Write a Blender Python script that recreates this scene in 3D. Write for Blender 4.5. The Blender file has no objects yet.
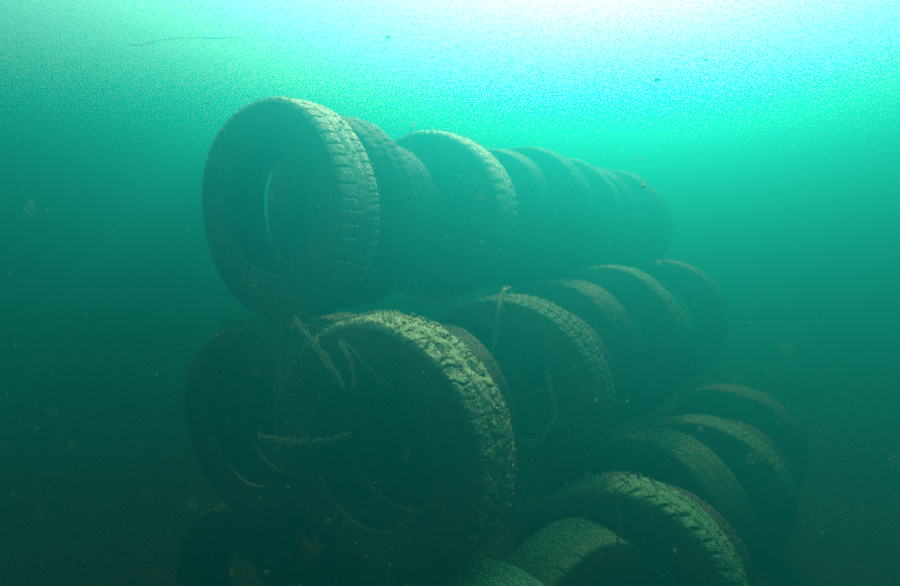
import bpy, math, random
import numpy as np
from mathutils import Vector, Matrix, Euler, noise as mnoise

R = math.radians
rng = np.random.RandomState(7)
random.seed(7)
scene = bpy.context.scene
COL = scene.collection

# ------------------------------------------------------------------ camera
FPX = 643.0                      # focal length in pixels of the 900 px wide photograph
PITCH = R(-7.2)
cam_d = bpy.data.cameras.new("camera")
cam_d.sensor_width = 36.0
cam_d.lens = FPX / 900.0 * 36.0
cam_d.clip_start = 0.02
cam_d.clip_end = 500.0
cam_d.dof.use_dof = True
cam_d.dof.focus_distance = 1.6
cam_d.dof.aperture_fstop = 1.8
cam = bpy.data.objects.new("camera", cam_d)
cam.location = (0, 0, 0)
cam.rotation_euler = (R(90) + PITCH, 0, 0)
COL.objects.link(cam)
scene.camera = cam

# ------------------------------------------------------------------ light
SUN_AZ, SUN_EL = R(15), R(38)
world = bpy.data.worlds.new("World")
scene.world = world
world.use_nodes = True
wn = world.node_tree
bg = wn.nodes["Background"]
sky = wn.nodes.new("ShaderNodeTexSky")
sky.sky_type = 'NISHITA'
sky.sun_disc = False
sky.dust_density = 3.0
sky.sun_elevation = SUN_EL
sky.sun_rotation = SUN_AZ
wn.links.new(sky.outputs[0], bg.inputs[0])
bg.inputs[1].default_value = 0.15

sun_d = bpy.data.lights.new("sun", 'SUN')
sun_d.energy = 4.2
sun_d.angle = R(12)
sun_d.color = (1.0, 0.98, 0.95)
sun = bpy.data.objects.new("sun", sun_d)
sdir = Vector((math.sin(SUN_AZ) * math.cos(SUN_EL), math.cos(SUN_AZ) * math.cos(SUN_EL), math.sin(SUN_EL)))
sun.rotation_euler = sdir.to_track_quat('Z', 'Y').to_euler()
sun.location = sdir * 10
COL.objects.link(sun)

scene.view_settings.view_transform = 'Standard'
scene.view_settings.look = 'None'
scene.view_settings.exposure = 2.42
scene.view_settings.gamma = 1.0
scene.view_settings.use_curve_mapping = False
scene.cycles.volume_bounces = 0
scene.cycles.max_bounces = 6
scene.cycles.pixel_filter_type = 'BLACKMAN_HARRIS'
scene.cycles.filter_width = 2.4
scene.cycles.use_adaptive_sampling = False
scene.cycles.use_denoising = False      # the photograph is grainy film

# ------------------------------------------------------------------ helpers
def tag(o, label=None, cat=None, group=None, kind=None):
    if label: o["label"] = label
    if cat: o["category"] = cat
    if group: o["group"] = group
    if kind: o["kind"] = kind
    return o

def mesh_obj(name, verts, faces, mat, parent=None, smooth=True):
    me = bpy.data.meshes.new(name)
    me.from_pydata([tuple(v) for v in verts] if not isinstance(verts, np.ndarray) else verts.tolist(), [], faces)
    me.materials.append(mat)
    if smooth:
        me.polygons.foreach_set("use_smooth", [True] * len(me.polygons))
    me.update()
    o = bpy.data.objects.new(name, me)
    COL.objects.link(o)
    if parent is not None:
        o.parent = parent
    return o

def at(px, py, dist):
    """point of the place seen at a photo pixel, dist metres ahead of the camera"""
    x = (px - 450.0) / FPX * dist
    y = -(py - 293.0) / FPX * dist
    c, s = math.cos(PITCH), math.sin(PITCH)
    return Vector((x, dist * c - y * s, dist * s + y * c))

# ------------------------------------------------------------------ materials
def new_mat(name):
    m = bpy.data.materials.new(name)
    m.use_nodes = True
    nt = m.node_tree
    return m, nt, nt.nodes["Principled BSDF"]

def noise_node(nt, scale, detail=6, rough=0.6, coord=None):
    n = nt.nodes.new("ShaderNodeTexNoise")
    n.inputs["Scale"].default_value = scale
    n.inputs["Detail"].default_value = detail
    n.inputs["Roughness"].default_value = rough
    if coord: nt.links.new(coord, n.inputs["Vector"])
    return n

def ramp(nt, src, stops):
    r = nt.nodes.new("ShaderNodeValToRGB")
    el = r.color_ramp.elements
    while len(el) < len(stops): el.new(0.5)
    for e, (p, c) in zip(el, stops):
        e.position = p
        e.color = (*c, 1) if len(c) == 3 else c
    nt.links.new(src, r.inputs[0])
    return r

def fouled_rubber(name, rubber, film, silt, silt_lo, silt_hi, grain=260, bump=0.35):
    """black rubber under a brown film of algae, with pale silt settled on what faces up"""
    m, nt, bs = new_mat(name)
    L = nt.links
    geo = nt.nodes.new("ShaderNodeNewGeometry")
    pos = geo.outputs["Position"]
    n1 = noise_node(nt, 9, 6, 0.65, pos)
    base = ramp(nt, n1.outputs[0], [(0.35, rubber), (0.65, film)])
    n2 = noise_node(nt, 55, 8, 0.75, pos)
    n3 = noise_node(nt, grain, 4, 0.7, pos)
    sep = nt.nodes.new("ShaderNodeSeparateXYZ"); L.new(geo.outputs["Normal"], sep.inputs[0])
    def madd(a, k, b):
        q = nt.nodes.new("ShaderNodeMath"); q.operation = 'MULTIPLY_ADD'
        L.new(a, q.inputs[0]); q.inputs[1].default_value = k
        if isinstance(b, float): q.inputs[2].default_value = b
        else: L.new(b, q.inputs[2])
        return q.outputs[0]
    v = madd(n2.outputs[0], 0.9, -0.45)
    v = madd(n3.outputs[0], 0.9, madd(v, 1.0, -0.45) if False else v)
    v = madd(sep.outputs[2], 1.0, v)
    mr = nt.nodes.new("ShaderNodeMapRange"); L.new(v, mr.inputs[0])
    mr.inputs[1].default_value = silt_lo + 0.45; mr.inputs[2].default_value = silt_hi + 0.45
    mr.interpolation_type = 'SMOOTHSTEP'
    siltc = ramp(nt, n3.outputs[0], [(0.3, tuple(c * 0.6 for c in silt)), (0.62, silt)])
    mix = nt.nodes.new("ShaderNodeMixRGB")
    L.new(mr.outputs[0], mix.inputs[0]); L.new(base.outputs[0], mix.inputs[1]); L.new(siltc.outputs[0], mix.inputs[2])
    L.new(mix.outputs[0], bs.inputs["Base Color"])
    bs.inputs["Roughness"].default_value = 0.78
    bs.inputs["Specular IOR Level"].default_value = 0.15
    add = madd(n3.outputs[0], 0.4, n2.outputs[0])
    bp = nt.nodes.new("ShaderNodeBump"); bp.inputs["Strength"].default_value = bump; bp.inputs["Distance"].default_value = 0.006
    L.new(add, bp.inputs["Height"]); L.new(bp.outputs[0], bs.inputs["Normal"])
    return m

SILT = (0.80, 0.68, 0.44)
M_TREAD = fouled_rubber("silted_tread", (0.040, 0.030, 0.022), (0.10, 0.07, 0.04), SILT, -0.15, 0.5)
M_TREAD2 = fouled_rubber("overgrown_tread", (0.05, 0.035, 0.022), (0.13, 0.09, 0.05), (0.42, 0.50, 0.24), -0.1, 0.8, 180, 0.6)
M_SIDE = fouled_rubber("sidewall_rubber", (0.030, 0.012, 0.008), (0.17, 0.055, 0.030), SILT, 0.4, 1.15, 200, 0.8)
M_LINER = fouled_rubber("inner_rubber", (0.035, 0.012, 0.010), (0.12, 0.045, 0.028), SILT, 0.55, 1.0)
M_BEAD = fouled_rubber("bead_rubber", (0.05, 0.04, 0.03), (0.11, 0.10, 0.06), (0.3, 0.28, 0.17), 0.5, 1.1)
M_DARKT = fouled_rubber("shaded_unsilted_tread", (0.020, 0.013, 0.010), (0.05, 0.032, 0.022), (0.16, 0.14, 0.09), 0.5, 1.1)  # little silt; rubber also darkened to put shade on inline tyres
M_DULL = fouled_rubber("depth_dimmed_tread", (0.030, 0.032, 0.018), (0.05, 0.075, 0.035), (0.12, 0.21, 0.10), 0.1, 0.9)  # tread colour dulled and greened in place of light lost in the water
M_GREEN = fouled_rubber("depth_greened_tread", (0.03, 0.04, 0.02), (0.06, 0.10, 0.045), (0.15, 0.34, 0.17), -0.1, 0.7)  # green tint in the colour stands in for red light lost with depth
M_PALE = fouled_rubber("pale_worn_rubber", (0.025, 0.050, 0.025), (0.045, 0.10, 0.045), (0.08, 0.18, 0.08), 0.3, 1.0)

def plain(name, lo, hi, scale=40):
    m, nt, bs = new_mat(name)
    geo = nt.nodes.new("ShaderNodeNewGeometry")
    n = noise_node(nt, scale, 6, 0.7, geo.outputs["Position"])
    r = ramp(nt, n.outputs[0], [(0.3, lo), (0.7, hi)])
    nt.links.new(r.outputs[0], bs.inputs["Base Color"])
    bs.inputs["Roughness"].default_value = 0.78
    bs.inputs["Specular IOR Level"].default_value = 0.1
    bp = nt.nodes.new("ShaderNodeBump"); bp.inputs["Strength"].default_value = 0.5; bp.inputs["Distance"].default_value = 0.004
    nt.links.new(n.outputs[0], bp.inputs["Height"]); nt.links.new(bp.outputs[0], bs.inputs["Normal"])
    return m
M_STRAP = plain("fouled_strap", (0.28, 0.24, 0.10), (0.55, 0.46, 0.20), 120)
M_ALGAE = plain("brown_algae", (0.16, 0.12, 0.045), (0.34, 0.26, 0.11), 90)
M_LINE = plain("dark_line", (0.012, 0.010, 0.010), (0.03, 0.03, 0.03), 60)
M_MOTE = plain("suspended_matter", (0.48, 0.62, 0.52), (0.62, 0.78, 0.66), 300)
def make_translucent(m, amount):
    nt = m.node_tree
    bs = nt.nodes["Principled BSDF"]; out = [n for n in nt.nodes if n.type == 'OUTPUT_MATERIAL'][0]
    tr = nt.nodes.new("ShaderNodeBsdfTranslucent")
    src = bs.inputs["Base Color"].links[0].from_socket
    nt.links.new(src, tr.inputs[0])
    mx = nt.nodes.new("ShaderNodeMixShader"); mx.inputs[0].default_value = amount
    nt.links.new(bs.outputs[0], mx.inputs[1]); nt.links.new(tr.outputs[0], mx.inputs[2]); nt.links.new(mx.outputs[0], out.inputs[0])
make_translucent(M_MOTE, 0.7)
make_translucent(M_ALGAE, 0.4)
M_MUD = plain("seabed_mud", (0.010, 0.006, 0.005), (0.026, 0.014, 0.010), 7)

# ------------------------------------------------------------------ setting: seabed and water
SEABED = -1.52
def build_seabed():
    xs = np.concatenate([np.linspace(-60, -5, 12), np.linspace(-4.6, 6.6, 120), np.linspace(7, 60, 12)])
    ys = np.concatenate([np.linspace(-60, -2, 12), np.linspace(-1.6, 8, 110), np.linspace(8.5, 60, 12)])
    V, F = [], []
    for j, y in enumerate(ys):
        for i, x in enumerate(xs):
            z = SEABED + 0.05 * mnoise.noise(Vector((x * 0.7, y * 0.7, 3))) + 0.03 * mnoise.fractal(Vector((x * 3, y * 3, 1)), 0.8, 2.0, 4)
            V.append((x, y, z))
    n = len(xs)
    for j in range(len(ys) - 1):
        for i in range(n - 1):
            a = j * n + i
            F.append((a, a + 1, a + n + 1, a + n))
    o = mesh_obj("seabed", V, F, M_MUD)
    tag(o, kind="structure")
build_seabed()

SURFACE = 1.5                 # water surface above the camera
def build_water():
    m = bpy.data.materials.new("murky_water")
    m.use_nodes = True
    nt = m.node_tree
    nt.nodes.clear()
    out = nt.nodes.new("ShaderNodeOutputMaterial")
    pv = nt.nodes.new("ShaderNodeVolumePrincipled")
    pv.inputs["Color"].default_value = (0.006, 0.42, 0.50, 1)
    pv.inputs["Absorption Color"].default_value = (0.09, 0.17, 0.025, 1)
    pv.inputs["Density"].default_value = 0.78
    pv.inputs["Anisotropy"].default_value = 0.80
    nt.links.new(pv.outputs[0], out.inputs["Volume"])
    s = 62.0
    z0, z1 = SEABED - 1.1, SURFACE
    V = [(-s, -s, z0), (s, -s, z0), (s, s, z0), (-s, s, z0), (-s, -s, z1), (s, -s, z1), (s, s, z1), (-s, s, z1)]
    F = [(0, 3, 2, 1), (4, 5, 6, 7), (0, 1, 5, 4), (1, 2, 6, 5), (2, 3, 7, 6), (3, 0, 4, 7)]
    o = mesh_obj("haze", V, F, m, smooth=False)
    tag(o, kind="stuff")
build_water()

# ------------------------------------------------------------------ tyres
RO, HW, RB = 0.325, 0.084, 0.186      # outer radius, half width, bead radius

def smoothstep(a, b, x):
    t = np.clip((x - a) / (b - a), 0, 1)
    return t * t * (3 - 2 * t)

def fbm(p, seed, octaves=4):
    o = Vector((seed * 3.1, seed * 1.7, seed * 0.9))
    return np.array([mnoise.fractal(Vector(q) + o, 0.9, 2.0, octaves) for q in p])

def revolve(name, prof, th, mat, parent, warp, tread=None, drop=None):
    """prof: list of (axial y, radius); th: angles; all about the local Y axis, centre at z = RO"""
    n, m = len(th), len(prof)
    y = np.array([p[0] for p in prof]); r = np.array([p[1] for p in prof])
    T, Y = np.meshgrid(th, y, indexing='ij')
    _, Rr = np.meshgrid(th, r, indexing='ij')
    Rr = Rr.copy(); Y = Y.copy()
    if tread is not None:
        Rr += tread(T, Y)
    dr, dy = warp(T, Rr, Y)
    Rr = Rr + dr; Y = Y + dy
    X = Rr * np.sin(T); Z = Rr * np.cos(T) + RO
    V = np.stack([X, Y, Z], -1).reshape(-1, 3)
    F = []
    for i in range(n):
        i2 = (i + 1) % n
        for j in range(m - 1):
            if drop is not None and drop(th[i], (r[j] + r[j + 1]) / 2): continue
            F.append((i * m + j, i * m + j + 1, i2 * m + j + 1, i2 * m + j))
    return mesh_obj(name, V, F, mat, parent)

def spline(pts, n):
    """dense Catmull-Rom through (y, r) points"""
    P = [Vector((a, b, 0)) for a, b in pts]
    P = [P[0] * 2 - P[1]] + P + [P[-1] * 2 - P[-2]]
    out = []
    for k in range(1, len(P) - 2):
        for q in range(n):
            t = q / n
            a, b, c, d = P[k - 1:k + 3]
            v = 0.5 * (2 * b + (c - a) * t + (2 * a - 5 * b + 4 * c - d) * t * t + (3 * b - a - 3 * c + d) * t ** 3)
            out.append((v.x, v.y))
    out.append((P[-2].x, P[-2].y))
    return out

ICO_V = []
_g = (1 + 5 ** 0.5) / 2
for a in (-1, 1):
    for b in (-_g, _g):
        ICO_V += [(0, a, b), (a, b, 0), (b, 0, a)]
ICO_V = np.array(ICO_V) / math.sqrt(1 + _g * _g)
def _ico_faces():
    F = []
    n = 12
    e = 2 / math.sqrt(1 + _g * _g) * 1.05
    for i in range(n):
        for j in range(i + 1, n):
            for k in range(j + 1, n):
                A, B, C_ = ICO_V[i], ICO_V[j], ICO_V[k]
                if np.linalg.norm(A - B) < e and np.linalg.norm(B - C_) < e and np.linalg.norm(A - C_) < e:
                    nrm = np.cross(B - A, C_ - A)
                    F.append((i, j, k) if nrm.dot(A + B + C_) > 0 else (i, k, j))
    return F
ICO_F = _ico_faces()

def lump_part(root, seed, n, edge, mat):
    """small shells and clumps of silt crusted on the upper tread, one uncountable part"""
    rs = np.random.RandomState(seed * 7 + 1)
    V, F = [], []
    for k in range(n):
        th = rs.normal() * 0.9 + 0.35
        if abs(th) > 2.2: continue
        # growth sits in patches
        y = rs.uniform(-1, 1) * edge * 0.98
        if mnoise.noise(Vector((th * 5, y * 45, seed))) < -0.12: continue
        size = 0.0012 + 0.0030 * rs.rand() ** 3
        c = np.array([math.sin(th) * (RO - 0.002), y, math.cos(th) * (RO - 0.002) + RO])
        if abs(y) > edge * 0.75: c -= np.array([math.sin(th), 0, math.cos(th)]) * 0.005
        b = len(V)
        rad = np.array([math.sin(th), 0, math.cos(th)])
        m = rs.uniform(0.7, 1.25, (12, 1)) * ICO_V * size * rs.uniform(0.8, 1.6, 3)
        m -= np.outer(m @ rad, rad) * 0.55
        V.extend((m + c).tolist())
        F.extend([tuple(b + i for i in f) for f in ICO_F])
    o = mesh_obj("crust", V, F, mat, root)
    o["kind"] = "stuff"
    return o

def make_tyre(center, az, lean=0.0, spin=0.0, label="", group=None, style="blocks", seed=1, detail=1,
              scale=1.0, width=1.0, squash=0.0, sq_ang=0.0, hole=None, side=None, trd=None, crust=0, crust_mat=None, liner=None):
    """az: direction of the axle, right of straight ahead; lean tips the near face up (+)"""
    root = bpy.data.objects.new("tyre", None)
    COL.objects.link(root)
    root.empty_display_size = 0.1
    js = np.random.RandomState(seed + 100)
    if seed > 1:
        az += R(js.normal() * 2.5); lean += R(js.normal() * 2.0)
        if squash == 0: squash = 0.004 + 0.012 * js.rand(); sq_ang = js.normal() * 0.4
    eul = Euler((lean, 0, -az), 'XYZ')
    root.rotation_euler = eul
    root.scale = (scale, scale, scale)
    root.location = Vector(center) - eul.to_matrix() @ Vector((0, 0, RO * scale))
    tag(root, label, "tyre", group)
    hw = HW * width
    rs = np.random.RandomState(seed)
    ph = rs.rand(6) * 6.28
    nT = {2: 960, 1: 280, 0: 120}[detail]
    nS = {2: 180, 1: 110, 0: 72}[detail]
    th = np.arange(nT) / nT * 2 * math.pi
    ts = np.arange(nS) / nS * 2 * math.pi
    def warp(T, Rr, Y):
        k = 0.004 * np.sin(2 * T + ph[0]) + 0.002 * np.sin(3 * T + ph[1]) + 0.0015 * np.sin(5 * T + ph[2])
        k = k - squash * (0.5 + 0.5 * np.cos(2 * (T - sq_ang)))
        dy = 0.004 * np.sin(2 * T + ph[3]) + 0.003 * np.sin(3 * T + ph[4])
        return k * (Rr / RO), dy
    tr_edge = hw * 0.86
    # ---- tread
    pitch = {"blocks": 54, "lumps": 58, "zigzag": 50, "fine": 70, "bald": 60}[style]
    def tread(T, Y):
        u = Y / tr_edge
        a = T * pitch / (2 * math.pi)
        if style == "bald":
            h = 0.0 * T
            for q in (-0.5, 0, 0.5):
                h -= 0.003 * np.exp(-((u - q - 0.04 * np.sin(T * 60)) / 0.07) ** 2)
            h -= 0.0025 * smoothstep(0.86, 0.97, np.abs(((T * 34 / (2 * math.pi) + 0.3 * u) % 1.0) - 0.5) * 2) * smoothstep(0.5, 0.6, np.abs(u))
        else:
            slant = {"blocks": 0.12, "lumps": 0.5, "zigzag": 0.9, "fine": 0.2}[style]
            jit = 0.12 * np.sin(T * 7 + ph[5]) + 0.08 * np.sin(T * 17)
            if style == "lumps":
                jit = jit + 0.22 * np.sin(T * 29 + 3 * u) + 0.15 * np.sin(T * 47 - 5 * u) + 0.1 * np.sin(9 * u + T * 11)
            f = np.abs(((a + slant * np.abs(u) + jit) % 1.0) - 0.5) * 2      # 1 = groove centre
            f2 = np.abs(((a + 0.5 + slant * np.abs(u) + jit) % 1.0) - 0.5) * 2
            g = np.where(u > 0, f, f2)
            gw = {"blocks": 0.84, "lumps": 0.78, "zigzag": 0.70, "fine": 0.8}[style]
            depth = {"blocks": 0.012, "lumps": 0.012, "zigzag": 0.011, "fine": 0.004}[style]
            reach = smoothstep(0.28, 0.42, np.abs(u)) if style != "fine" else smoothstep(0.05, 0.1, np.abs(u))
            h = -depth * smoothstep(gw, min(gw + 0.13, 0.97), g) * reach
            zz = 0.06 * np.sin(a * 2 * math.pi * 1.0)
            for q in (-0.30, 0.30):
                h -= (0.0025 if style == "blocks" else 0.004) * np.exp(-((u - q - zz * 0.5) / 0.06) ** 2)
        return h
    cr = [(-1.0, RO - 0.018), (-0.93, RO - 0.009), (-0.8, RO - 0.0045), (-0.5, RO - 0.0015), (0, RO), (0.5, RO - 0.0015), (0.8, RO - 0.0045), (0.93, RO - 0.009), (1.0, RO - 0.018)]
    prof = spline([(a * tr_edge, b) for a, b in cr], {2: 8, 1: 4, 0: 2}[detail])
    tm = trd or (M_TREAD2 if style == "lumps" else M_TREAD)
    t = revolve("tread", prof, th, tm, root, warp, tread)
    # silt and growth thicken the tread unevenly
    me = t.data
    co = np.empty(len(me.vertices) * 3); me.vertices.foreach_get("co", co); co = co.reshape(-1, 3)
    amp = {"blocks": 0.0018, "lumps": 0.0032, "zigzag": 0.003, "fine": 0.002, "bald": 0.0015}[style]
    fr = {"blocks": 45, "lumps": 30, "zigzag": 40, "fine": 50, "bald": 25}[style]
    if detail > 0:
        nz = fbm(co * fr, seed)
        if style == "lumps":
            nz = np.where(nz > 0, nz, nz * 1.6) - 0.8 * np.abs(fbm(co * 16 + 5, seed + 3, 3)) + 0.35 * fbm(co * 110, seed + 8, 2) 
        d = co.copy(); d[:, 2] -= RO; d[:, 1] = 0
        d /= np.linalg.norm(d, axis=1)[:, None]
        # fade at the two edges so the tread stays joined to the sidewalls
        e = 1 - smoothstep(0.86, 1.0, np.abs(co[:, 1]) / tr_edge)
        co += d * (nz * amp * (0.25 + 0.75 * e))[:, None]
        me.vertices.foreach_set("co", co.reshape(-1)); me.update()
    if crust:
        lump_part(root, seed, crust, tr_edge, crust_mat)
    # ---- sidewalls with beads, near side (-Y) and far side (+Y)
    sm = side or M_SIDE
    for sg in (-1, 1):
        pts = [(tr_edge, RO - 0.0175), (tr_edge + 0.004, RO - 0.026), (hw * 0.985, RO - 0.048), (hw, RO - 0.075), (hw * 0.965, RO - 0.1),
               (hw * 0.88, RB + 0.016), (hw * 0.84, RB + 0.009)]
        p = spline(pts, {2: 6, 1: 4, 0: 2}[detail])
        # a raised band on the wall, as moulded tyres have
        p = [(y + (0.0022 if (RO - 0.088) < r < (RO - 0.068) else 0), r) for y, r in p]
        dr = None
        if hole and sg == -1:
            hc, hd, r0, r1 = hole
            dr = lambda t_, r_, hc=hc, hd=hd, r0=r0, r1=r1: abs((t_ - hc + math.pi) % (2 * math.pi) - math.pi) < hd * math.sqrt(max(0, 1 - ((r_ - (r0 + r1) / 2) / ((r1 - r0) / 2)) ** 2)) and r0 < r_ < r1
        revolve("sidewall", [(sg * y, r) for y, r in p], ts, sm, root, warp, None, dr)
        b = spline([(hw * 0.84, RB + 0.010), (hw * 0.865, RB + 0.004), (hw * 0.83, RB - 0.002), (hw * 0.74, RB - 0.003), (hw * 0.66, RB + 0.002), (hw * 0.63, RB + 0.01)], 2)
        revolve("bead", [(sg * y, r) for y, r in b], ts, M_BEAD if style != "bald" else M_BEAD, root, warp)
    il = [(-hw * 0.63, RB + 0.009), (-hw * 0.74, RB + 0.035), (-hw * 0.84, RO - 0.075), (-hw * 0.80, RO - 0.04), (-hw * 0.5, RO - 0.022), (0, RO - 0.018)]
    il = il + [(-a, b) for a, b in il[-2::-1]]
    dr = None
    if hole:
        hc, hd, r0, r1 = hole
        base = lambda t_, r_: abs((t_ - hc + math.pi) % (2 * math.pi) - math.pi) < hd * 0.9 and r0 < r_ < r1
        nhalf = None
        pr = spline(il, 3)
        # cut only the near half of the liner
        ilm = revolve("inner_liner", [q for q in pr if q[0] <= 0.0], ts, liner or M_LINER, root, warp, None, base)
        revolve("inner_liner", [q for q in pr if q[0] >= 0.0], ts, liner or M_LINER, root, warp)
    else:
        revolve("inner_liner", spline(il, 3), ts, liner or M_LINER, root, warp)
    return root

def tyre_px(px, py, d, **k):
    return make_tyre(at(px, py, d), **k)

AZ = R(36)
TOP = "tyres along the crest of the pile"
MID = "tyres in the middle course, right flank"
LOW = "tyres in the lowest course, right flank"
LEF = "tyres on the left flank of the pile"
# crest row
tyre_px(286, 211, 1.92, az=R(35), style="blocks", detail=2, seed=1, crust=900, crust_mat=M_TREAD, label="foremost tyre on the crest, upright, beige silt on its blocky tread", group=TOP)
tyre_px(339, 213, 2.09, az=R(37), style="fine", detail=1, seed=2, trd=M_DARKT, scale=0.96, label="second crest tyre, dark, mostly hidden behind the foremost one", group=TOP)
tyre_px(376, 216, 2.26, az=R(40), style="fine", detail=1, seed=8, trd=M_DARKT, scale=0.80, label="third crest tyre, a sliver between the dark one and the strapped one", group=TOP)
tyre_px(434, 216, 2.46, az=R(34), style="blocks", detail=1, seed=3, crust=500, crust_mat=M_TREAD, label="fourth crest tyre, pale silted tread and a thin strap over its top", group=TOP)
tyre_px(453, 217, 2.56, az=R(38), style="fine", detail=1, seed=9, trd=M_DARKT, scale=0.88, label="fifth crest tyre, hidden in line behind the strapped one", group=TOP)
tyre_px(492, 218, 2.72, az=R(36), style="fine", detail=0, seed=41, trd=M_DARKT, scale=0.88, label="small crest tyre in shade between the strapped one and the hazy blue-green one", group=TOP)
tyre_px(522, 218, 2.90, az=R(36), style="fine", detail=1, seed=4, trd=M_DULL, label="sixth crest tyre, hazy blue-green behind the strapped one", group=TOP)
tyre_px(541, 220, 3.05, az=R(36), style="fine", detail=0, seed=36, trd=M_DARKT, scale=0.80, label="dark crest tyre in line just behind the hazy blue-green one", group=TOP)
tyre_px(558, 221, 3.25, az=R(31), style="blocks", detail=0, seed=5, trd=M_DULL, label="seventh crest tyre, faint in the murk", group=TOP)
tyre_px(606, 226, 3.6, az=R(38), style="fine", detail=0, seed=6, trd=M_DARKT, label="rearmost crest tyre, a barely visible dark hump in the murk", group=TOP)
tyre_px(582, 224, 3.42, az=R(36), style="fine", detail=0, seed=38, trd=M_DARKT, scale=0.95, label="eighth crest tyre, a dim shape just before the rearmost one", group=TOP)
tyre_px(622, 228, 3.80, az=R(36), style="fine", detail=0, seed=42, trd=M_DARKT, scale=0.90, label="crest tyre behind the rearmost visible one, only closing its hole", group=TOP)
# middle course, right flank
tyre_px(386, 446, 1.55, az=R(36), style="lumps", detail=2, seed=11, liner=M_BEAD, crust=2600, crust_mat=M_TREAD2, label="large front tyre with thick crusted lumpy tread, below the foremost crest tyre", group=MID)
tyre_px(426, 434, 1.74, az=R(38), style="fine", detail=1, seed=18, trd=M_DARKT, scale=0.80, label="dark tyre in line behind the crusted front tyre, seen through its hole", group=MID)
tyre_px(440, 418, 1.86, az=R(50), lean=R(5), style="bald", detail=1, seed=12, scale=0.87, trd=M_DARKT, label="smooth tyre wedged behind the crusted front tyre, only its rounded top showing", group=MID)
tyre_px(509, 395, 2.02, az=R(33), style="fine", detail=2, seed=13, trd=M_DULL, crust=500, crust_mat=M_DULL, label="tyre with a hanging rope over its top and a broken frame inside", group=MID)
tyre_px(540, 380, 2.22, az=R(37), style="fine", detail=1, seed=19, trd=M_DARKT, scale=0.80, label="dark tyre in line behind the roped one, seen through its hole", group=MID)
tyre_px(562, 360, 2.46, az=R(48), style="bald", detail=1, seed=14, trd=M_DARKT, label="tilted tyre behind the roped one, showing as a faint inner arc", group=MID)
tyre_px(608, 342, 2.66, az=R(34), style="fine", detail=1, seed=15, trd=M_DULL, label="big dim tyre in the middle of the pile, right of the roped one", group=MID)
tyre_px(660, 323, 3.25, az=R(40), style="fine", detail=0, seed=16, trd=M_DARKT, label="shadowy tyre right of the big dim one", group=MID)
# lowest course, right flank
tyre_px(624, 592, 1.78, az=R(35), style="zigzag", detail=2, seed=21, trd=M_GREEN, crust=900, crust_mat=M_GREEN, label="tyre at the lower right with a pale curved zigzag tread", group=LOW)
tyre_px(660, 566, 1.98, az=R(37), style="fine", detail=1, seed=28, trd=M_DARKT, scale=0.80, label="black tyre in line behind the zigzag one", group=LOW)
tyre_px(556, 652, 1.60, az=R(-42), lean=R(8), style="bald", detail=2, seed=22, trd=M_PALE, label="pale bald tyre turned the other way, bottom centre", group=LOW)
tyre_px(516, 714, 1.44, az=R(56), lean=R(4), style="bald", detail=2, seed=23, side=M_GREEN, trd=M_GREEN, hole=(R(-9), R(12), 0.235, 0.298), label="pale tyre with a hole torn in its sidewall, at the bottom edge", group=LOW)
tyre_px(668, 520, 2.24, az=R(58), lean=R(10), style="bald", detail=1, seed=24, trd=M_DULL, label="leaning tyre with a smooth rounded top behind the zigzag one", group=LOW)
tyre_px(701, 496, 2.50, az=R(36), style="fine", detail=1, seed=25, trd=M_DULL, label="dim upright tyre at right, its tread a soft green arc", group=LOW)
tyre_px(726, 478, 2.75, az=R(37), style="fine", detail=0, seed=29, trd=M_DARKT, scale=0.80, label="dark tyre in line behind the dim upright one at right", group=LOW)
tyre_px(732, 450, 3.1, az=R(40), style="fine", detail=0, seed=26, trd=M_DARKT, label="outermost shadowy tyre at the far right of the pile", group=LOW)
# left flank and inside of the pile
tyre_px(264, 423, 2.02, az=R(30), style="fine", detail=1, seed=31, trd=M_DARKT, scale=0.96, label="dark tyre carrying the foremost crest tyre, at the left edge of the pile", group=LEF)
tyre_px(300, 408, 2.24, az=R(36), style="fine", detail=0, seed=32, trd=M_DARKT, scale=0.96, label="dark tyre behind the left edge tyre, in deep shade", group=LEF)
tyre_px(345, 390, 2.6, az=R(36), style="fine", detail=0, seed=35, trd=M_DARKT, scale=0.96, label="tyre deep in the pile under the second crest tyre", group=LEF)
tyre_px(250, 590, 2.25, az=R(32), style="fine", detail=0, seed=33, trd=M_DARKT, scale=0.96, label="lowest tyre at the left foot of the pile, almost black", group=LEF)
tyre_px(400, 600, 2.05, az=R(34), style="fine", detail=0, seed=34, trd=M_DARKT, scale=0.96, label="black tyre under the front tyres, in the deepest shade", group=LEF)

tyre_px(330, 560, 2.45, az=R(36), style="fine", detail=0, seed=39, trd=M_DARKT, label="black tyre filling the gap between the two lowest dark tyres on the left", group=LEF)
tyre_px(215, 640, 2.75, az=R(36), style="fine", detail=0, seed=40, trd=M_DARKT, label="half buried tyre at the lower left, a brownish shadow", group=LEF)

# ------------------------------------------------------------------ straps, ropes and lines
def smooth_path(pts, n=10):
    P = [2 * pts[0] - pts[1]] + list(pts) + [2 * pts[-1] - pts[-2]]
    out = []
    for k in range(1, len(P) - 2):
        for q in range(n):
            t = q / n
            a, b, c, d = P[k - 1:k + 3]
            out.append(0.5 * (2 * b + (c - a) * t + (2 * a - 5 * b + 4 * c - d) * t * t + (3 * b - a - 3 * c + d) * t ** 3))
    out.append(P[-2].copy())
    return out

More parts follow.
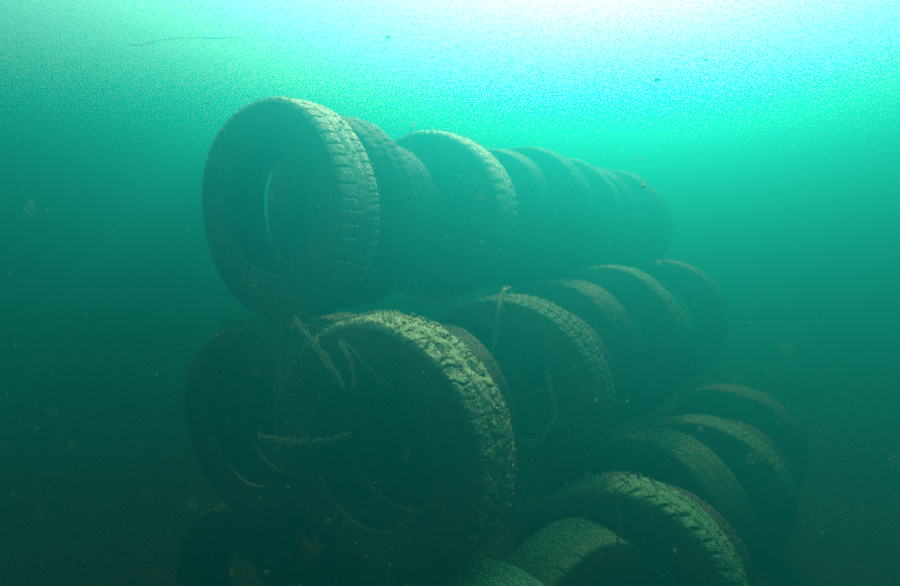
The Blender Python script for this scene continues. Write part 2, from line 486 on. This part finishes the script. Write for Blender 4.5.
def tube_geo(path, w, t, V, F, sides=6, wob=0.0, taper=0.0, seed=0):
    """flattened tube of width w and thickness t along path, appended to V, F"""
    base = len(V)
    n = len(path)
    side = None
    for i, p in enumerate(path):
        tan = (path[min(i + 1, n - 1)] - path[max(i - 1, 0)]).normalized()
        if side is None:
            side = tan.cross(Vector((0, -1, 0.05)))
            if side.length < 0.1: side = tan.cross(Vector((1, 0, 0)))
        side = (side - tan * side.dot(tan)).normalized()
        up = tan.cross(side)
        k = 1.0 + wob * mnoise.noise(Vector((i * 0.5, seed * 5.3, 0)))
        k *= 1.0 - taper * (i / (n - 1))
        off = side * (wob * w * 0.6 * mnoise.noise(Vector((i * 0.25, seed * 2.1, 9)))) + up * (wob * w * 0.6 * mnoise.noise(Vector((i * 0.25, seed * 2.1, 19))))
        for s in range(sides):
            a = s / sides * 2 * math.pi
            V.append(p + off + side * (math.cos(a) * w / 2 * k) + up * (math.sin(a) * t / 2 * k))
    for i in range(n - 1):
        for s in range(sides):
            s2 = (s + 1) % sides
            F.append((base + i * sides + s, base + i * sides + s2, base + (i + 1) * sides + s2, base + (i + 1) * sides + s))
    F.append(tuple(base + s for s in range(sides))[::-1])
    F.append(tuple(base + (n - 1) * sides + s for s in range(sides)))

def band(name, pix, w, t, mat, label, cat, group=None, sides=8, wob=0.35, fuzz=0, seed=1):
    V, F = [], []
    pts = smooth_path([at(*q) for q in pix], 12)
    rs = random.Random(seed)
    if w < 0.004:
        tube_geo(pts, w, t, V, F, sides, wob, 0, seed)
    else:                                      # a limp bundle of frayed, twisting strands
        tube_geo(pts, w * 0.45, t * 0.8, V, F, 6, wob * 2, 0.3, seed)
        for k in range(7):
            ph = rs.uniform(0, 6.28); tw = rs.uniform(1.5, 4)
            e0 = rs.randint(0, 6); e1 = len(pts) - rs.randint(0, 12)
            q = []
            for i, p in enumerate(pts):
                if i < e0 or i > e1: continue
                a = ph + tw * i / 12
                nz = Vector((mnoise.noise(Vector((i * .2, k, seed))), mnoise.noise(Vector((i * .2, k + 9, seed))), mnoise.noise(Vector((i * .2, k + 19, seed))))) * w * 0.9
                q.append(p + Vector((math.cos(a) * w * 0.35, -abs(math.sin(a)) * w * 0.2, math.sin(a) * w * 0.3)) + nz)
            tube_geo(q, w * rs.uniform(0.12, 0.25), w * 0.12, V, F, 4, 0.4, 0.7, seed + k)
    for k in range(fuzz):                      # threads of algae hanging from it
        p = rs.choice(pts) + Vector([rs.uniform(-w, w) / 2 for _ in range(3)])
        l = rs.uniform(0.01, 0.045)
        q = [p + Vector((rs.uniform(-.006, .006) * j, rs.uniform(-.006, .006) * j, -l * j / 3)) for j in range(4)]
        tube_geo(q, 0.0013, 0.0013, V, F, 3, 0, 0.7)
    o = mesh_obj(name, V, F, mat)
    tag(o, label, cat, group)
    return o

HS = "old straps and ropes tied through the pile"
band("strap", [(294, 316, 1.66), (312, 340, 1.54), (330, 363, 1.46), (344, 386, 1.42)], 0.020, 0.005, M_STRAP, "slanting brown strap hanging below the foremost crest tyre", "strap", HS, fuzz=25, seed=2)
band("strap", [(334, 318, 1.60), (343, 345, 1.46), (352, 366, 1.43), (355, 388, 1.42)], 0.015, 0.004, M_STRAP, "short strap hanging over the upper left of the crusted front tyre", "strap", HS, fuzz=18, seed=3)
band("strap", [(344, 342, 1.45), (358, 356, 1.44), (372, 370, 1.43), (388, 382, 1.42)], 0.007, 0.003, M_STRAP, "thin strand branching right from the short strap", "strap", HS, fuzz=10, seed=4)
band("strap", [(258, 434, 1.60), (272, 439, 1.53), (295, 441, 1.50), (320, 441, 1.47), (340, 437, 1.45), (352, 432, 1.47)], 0.019, 0.004, M_STRAP, "broad level strap across the dark mouth of the front tyres", "strap", HS, fuzz=14, seed=5)
band("rope", [(510, 288, 2.06), (503, 291, 1.94), (499, 306, 1.87), (497, 325, 1.86), (494, 345, 1.86), (488, 362, 1.87)], 0.016, 0.010, M_STRAP, "frayed rope hanging down over the tyre right of the crusted one", "rope", HS, fuzz=40, seed=6)
band("strap", [(416, 122, 2.30), (412, 127, 2.22), (410, 138, 2.20), (411, 152, 2.20)], 0.008, 0.004, M_STRAP, "thin pale strap over the top of the fourth crest tyre", "strap", HS, fuzz=4, seed=7)
band("rope", [(368, 292, 1.95), (385, 275, 1.98), (403, 254, 2.0), (424, 262, 2.05), (445, 264, 2.1)], 0.009, 0.006, M_ALGAE, "slack rope sagging below the fourth crest tyre", "rope", HS, fuzz=20, seed=8)
band("rope", [(403, 254, 2.0), (412, 276, 1.97), (424, 298, 1.94)], 0.008, 0.005, M_ALGAE, "loose rope end hanging from the slack rope", "rope", HS, fuzz=14, seed=9)
band("strip", [(497, 403, 1.86), (512, 399, 1.85), (530, 394, 1.85), (551, 387, 1.86)], 0.012, 0.006, M_STRAP, "slanting strip across the hole of the roped tyre", "strip", HS, fuzz=12, seed=10)
band("strip", [(546, 362, 1.86), (550, 386, 1.84), (556, 410, 1.83), (549, 428, 1.82), (541, 441, 1.82)], 0.014, 0.006, M_STRAP, "bent strip hanging in the hole of the roped tyre", "strip", HS, fuzz=14, seed=11)
band("strip", [(541, 441, 1.80), (528, 440, 1.80), (514, 441, 1.80)], 0.008, 0.005, M_STRAP, "short level strip at the foot of the bent strip", "strip", HS, fuzz=10, seed=12)
band("rope", [(426, 508, 1.42), (416, 517, 1.40), (404, 522, 1.39), (396, 530, 1.38), (388, 552, 1.38), (384, 590, 1.38)], 0.008, 0.006, M_ALGAE, "rope looping out of the hole of the crusted front tyre", "rope", HS, fuzz=40, seed=13)
band("rope", [(372, 500, 1.42), (354, 506, 1.41), (344, 528, 1.40), (338, 560, 1.40), (336, 592, 1.40)], 0.007, 0.005, M_ALGAE, "dim rope hanging inside the crusted front tyre", "rope", HS, fuzz=30, seed=14)
band("rope", [(614, 486, 1.55), (618, 505, 1.54), (619, 530, 1.53), (612, 562, 1.52), (604, 590, 1.52)], 0.009, 0.006, M_ALGAE, "rope hanging in front of the zigzag tyre at the lower right", "rope", HS, fuzz=30, seed=15)
band("strap", [(600, 492, 1.62), (604, 481, 1.62), (616, 474, 1.62), (630, 473, 1.63)], 0.010, 0.004, M_STRAP, "pale loop of strap at the upper left of the zigzag tyre", "strap", HS, fuzz=10, seed=16)
band("rope", [(692, 434, 2.22), (692, 448, 2.2), (695, 468, 2.2)], 0.012, 0.008, M_STRAP, "short rope end hanging over the dim upright tyre at right", "rope", HS, fuzz=20, seed=17)
band("fishing_line", [(-60, 458, 1.5), (0, 440, 1.5), (60, 426, 1.52), (120, 409, 1.56), (180, 394, 1.6), (215, 392, 1.75)], 0.0016, 0.0016, M_LINE, "thin dark line running from the left edge to the pile", "fishing line", sides=5, wob=0.1)
band("fishing_line", [(128, 44, 1.3), (142, 45, 1.3), (156, 41, 1.3), (180, 38, 1.3), (215, 38, 1.3), (244, 37, 1.3)], 0.0009, 0.0009, M_LINE, "loose thread drifting in the bright water at upper left", "thread", sides=5, wob=0.2)

# ------------------------------------------------------------------ tufts of algae
def tuft(center, spread, n, length, droop, label, seed):
    rs = random.Random(seed)
    V, F = [], []
    for k in range(n):
        p = Vector(center) + Vector((rs.gauss(0, spread[0]), rs.gauss(0, spread[1]), rs.gauss(0, spread[2])))
        d = Vector((rs.gauss(0, .5), rs.gauss(0, .5), rs.uniform(-0.4, 0.8))).normalized()
        l = length * rs.uniform(0.4, 1.2)
        q = []
        for j in range(6):
            u = j / 5
            q.append(p + d * (l * u) + Vector((0, 0, -droop * l * u * u)) + Vector((mnoise.noise(p * 9 + Vector((u * 2, 0, 0))), mnoise.noise(p * 9 + Vector((0, u * 2, 5))), 0)) * 0.02 * u)
        tube_geo(q, rs.uniform(0.0015, 0.004), 0.0012, V, F, 3, 0, 0.8)
    o = mesh_obj("algae_tuft", V, F, M_ALGAE)
    tag(o, label, "algae", "tufts of algae growing on the pile", "stuff")
tuft(at(282, 306, 1.72), (0.035, 0.03, 0.02), 420, 0.055, 1.2, "bushy algae tuft filling the crook under the foremost crest tyre", 1)
tuft(at(300, 330, 1.68), (0.045, 0.03, 0.03), 260, 0.07, 1.6, "ragged algae hanging between the foremost crest tyre and the front tyre", 2)
tuft(at(245, 322, 1.90), (0.03, 0.04, 0.008), 150, 0.03, 1.2, "low algae fringe on top of the left edge tyre", 3)
tuft(at(520, 470, 1.70), (0.03, 0.03, 0.05), 260, 0.09, 2.2, "stringy algae hanging between the crusted tyre and the roped tyre", 4)
tuft(at(400, 545, 1.40), (0.025, 0.02, 0.03), 200, 0.08, 2.4, "brown algae strings hanging in the hole of the crusted front tyre", 5)
tuft(at(640, 440, 2.1), (0.05, 0.04, 0.03), 160, 0.06, 1.4, "algae patch above the leaning tyre", 6)

tuft(at(300, 345, 1.62), (0.05, 0.02, 0.03), 60, 0.12, 2.6, "long weed strands hanging between the left edge tyre and the crusted front tyre", 7)
tuft(at(505, 370, 1.86), (0.03, 0.02, 0.03), 110, 0.09, 2.6, "weed strands hanging below the rope over the roped tyre", 8)
tuft(at(430, 300, 1.9), (0.07, 0.03, 0.01), 160, 0.06, 0.6, "weed lying in the gap under the fourth crest tyre", 9)
tuft(at(560, 330, 2.3), (0.05, 0.03, 0.01), 100, 0.05, 0.9, "weed along the joint right of the roped tyre", 10)

# ------------------------------------------------------------------ matter suspended in the water
def motes():
    rs = np.random.RandomState(5)
    V, F = [], []
    def mote(p, r):
        b = len(V)
        j = rs.uniform(0.6, 1.3, 6) * r
        for ax, sg, k in ((0, 1, 0), (0, -1, 1), (1, 1, 2), (1, -1, 3), (2, 1, 4), (2, -1, 5)):
            q = [p[0], p[1], p[2]]
            q[ax] += sg * j[k]
            V.append(tuple(q))
        for f in ((0, 2, 4), (2, 1, 4), (1, 3, 4), (3, 0, 4), (2, 0, 5), (1, 2, 5), (3, 1, 5), (0, 3, 5)):
            F.append(tuple(b + i for i in f))
    n = 0
    while n < 26000:
        p = np.array([rs.uniform(-2.4, 2.6), rs.uniform(-0.8, 3.2), rs.uniform(-1.40, 1.2)])
        if np.linalg.norm(p) < 0.45: continue
        mote(p, 0.0004 + 0.0012 * rs.rand() ** 4)
        n += 1
    for k in range(260):                       # bits drifting close to the lens, out of focus
        u, v, d = rs.uniform(-0.9, 0.9), rs.uniform(-0.6, 0.6), rs.uniform(0.22, 0.8)
        mote((u * d, d, v * d), rs.uniform(0.00025, 0.0007) * (0.5 + d))
    for px, py, d, r in ((480, 197, 1.5, 0.0052), (657, 80, 1.2, 0.005), (643, 185, 1.2, 0.0055), (658, 263, 1.3, 0.004), (388, 37, 1.2, 0.004), (675, 552, 1.3, 0.0045), (627, 401, 1.5, 0.003),
                         (640, 160, 1.2, 0.003), (208, 103, 1.2, 0.003), (706, 60, 1.2, 0.003), (596, 400, 1.4, 0.003), (288, 487, 1.2, 0.002), (352, 470, 1.2, 0.002), (770, 65, 1.2, 0.003)):
        q = at(px, py, d)
        for k in range(5):
            mote((q.x + rs.normal() * r * 0.35, q.y + rs.normal() * r * 0.35, q.z + rs.normal() * r * 0.35), r * 0.75)
    o = mesh_obj("suspended_particles", V, F, M_MOTE)
    tag(o, kind="stuff")
motes()
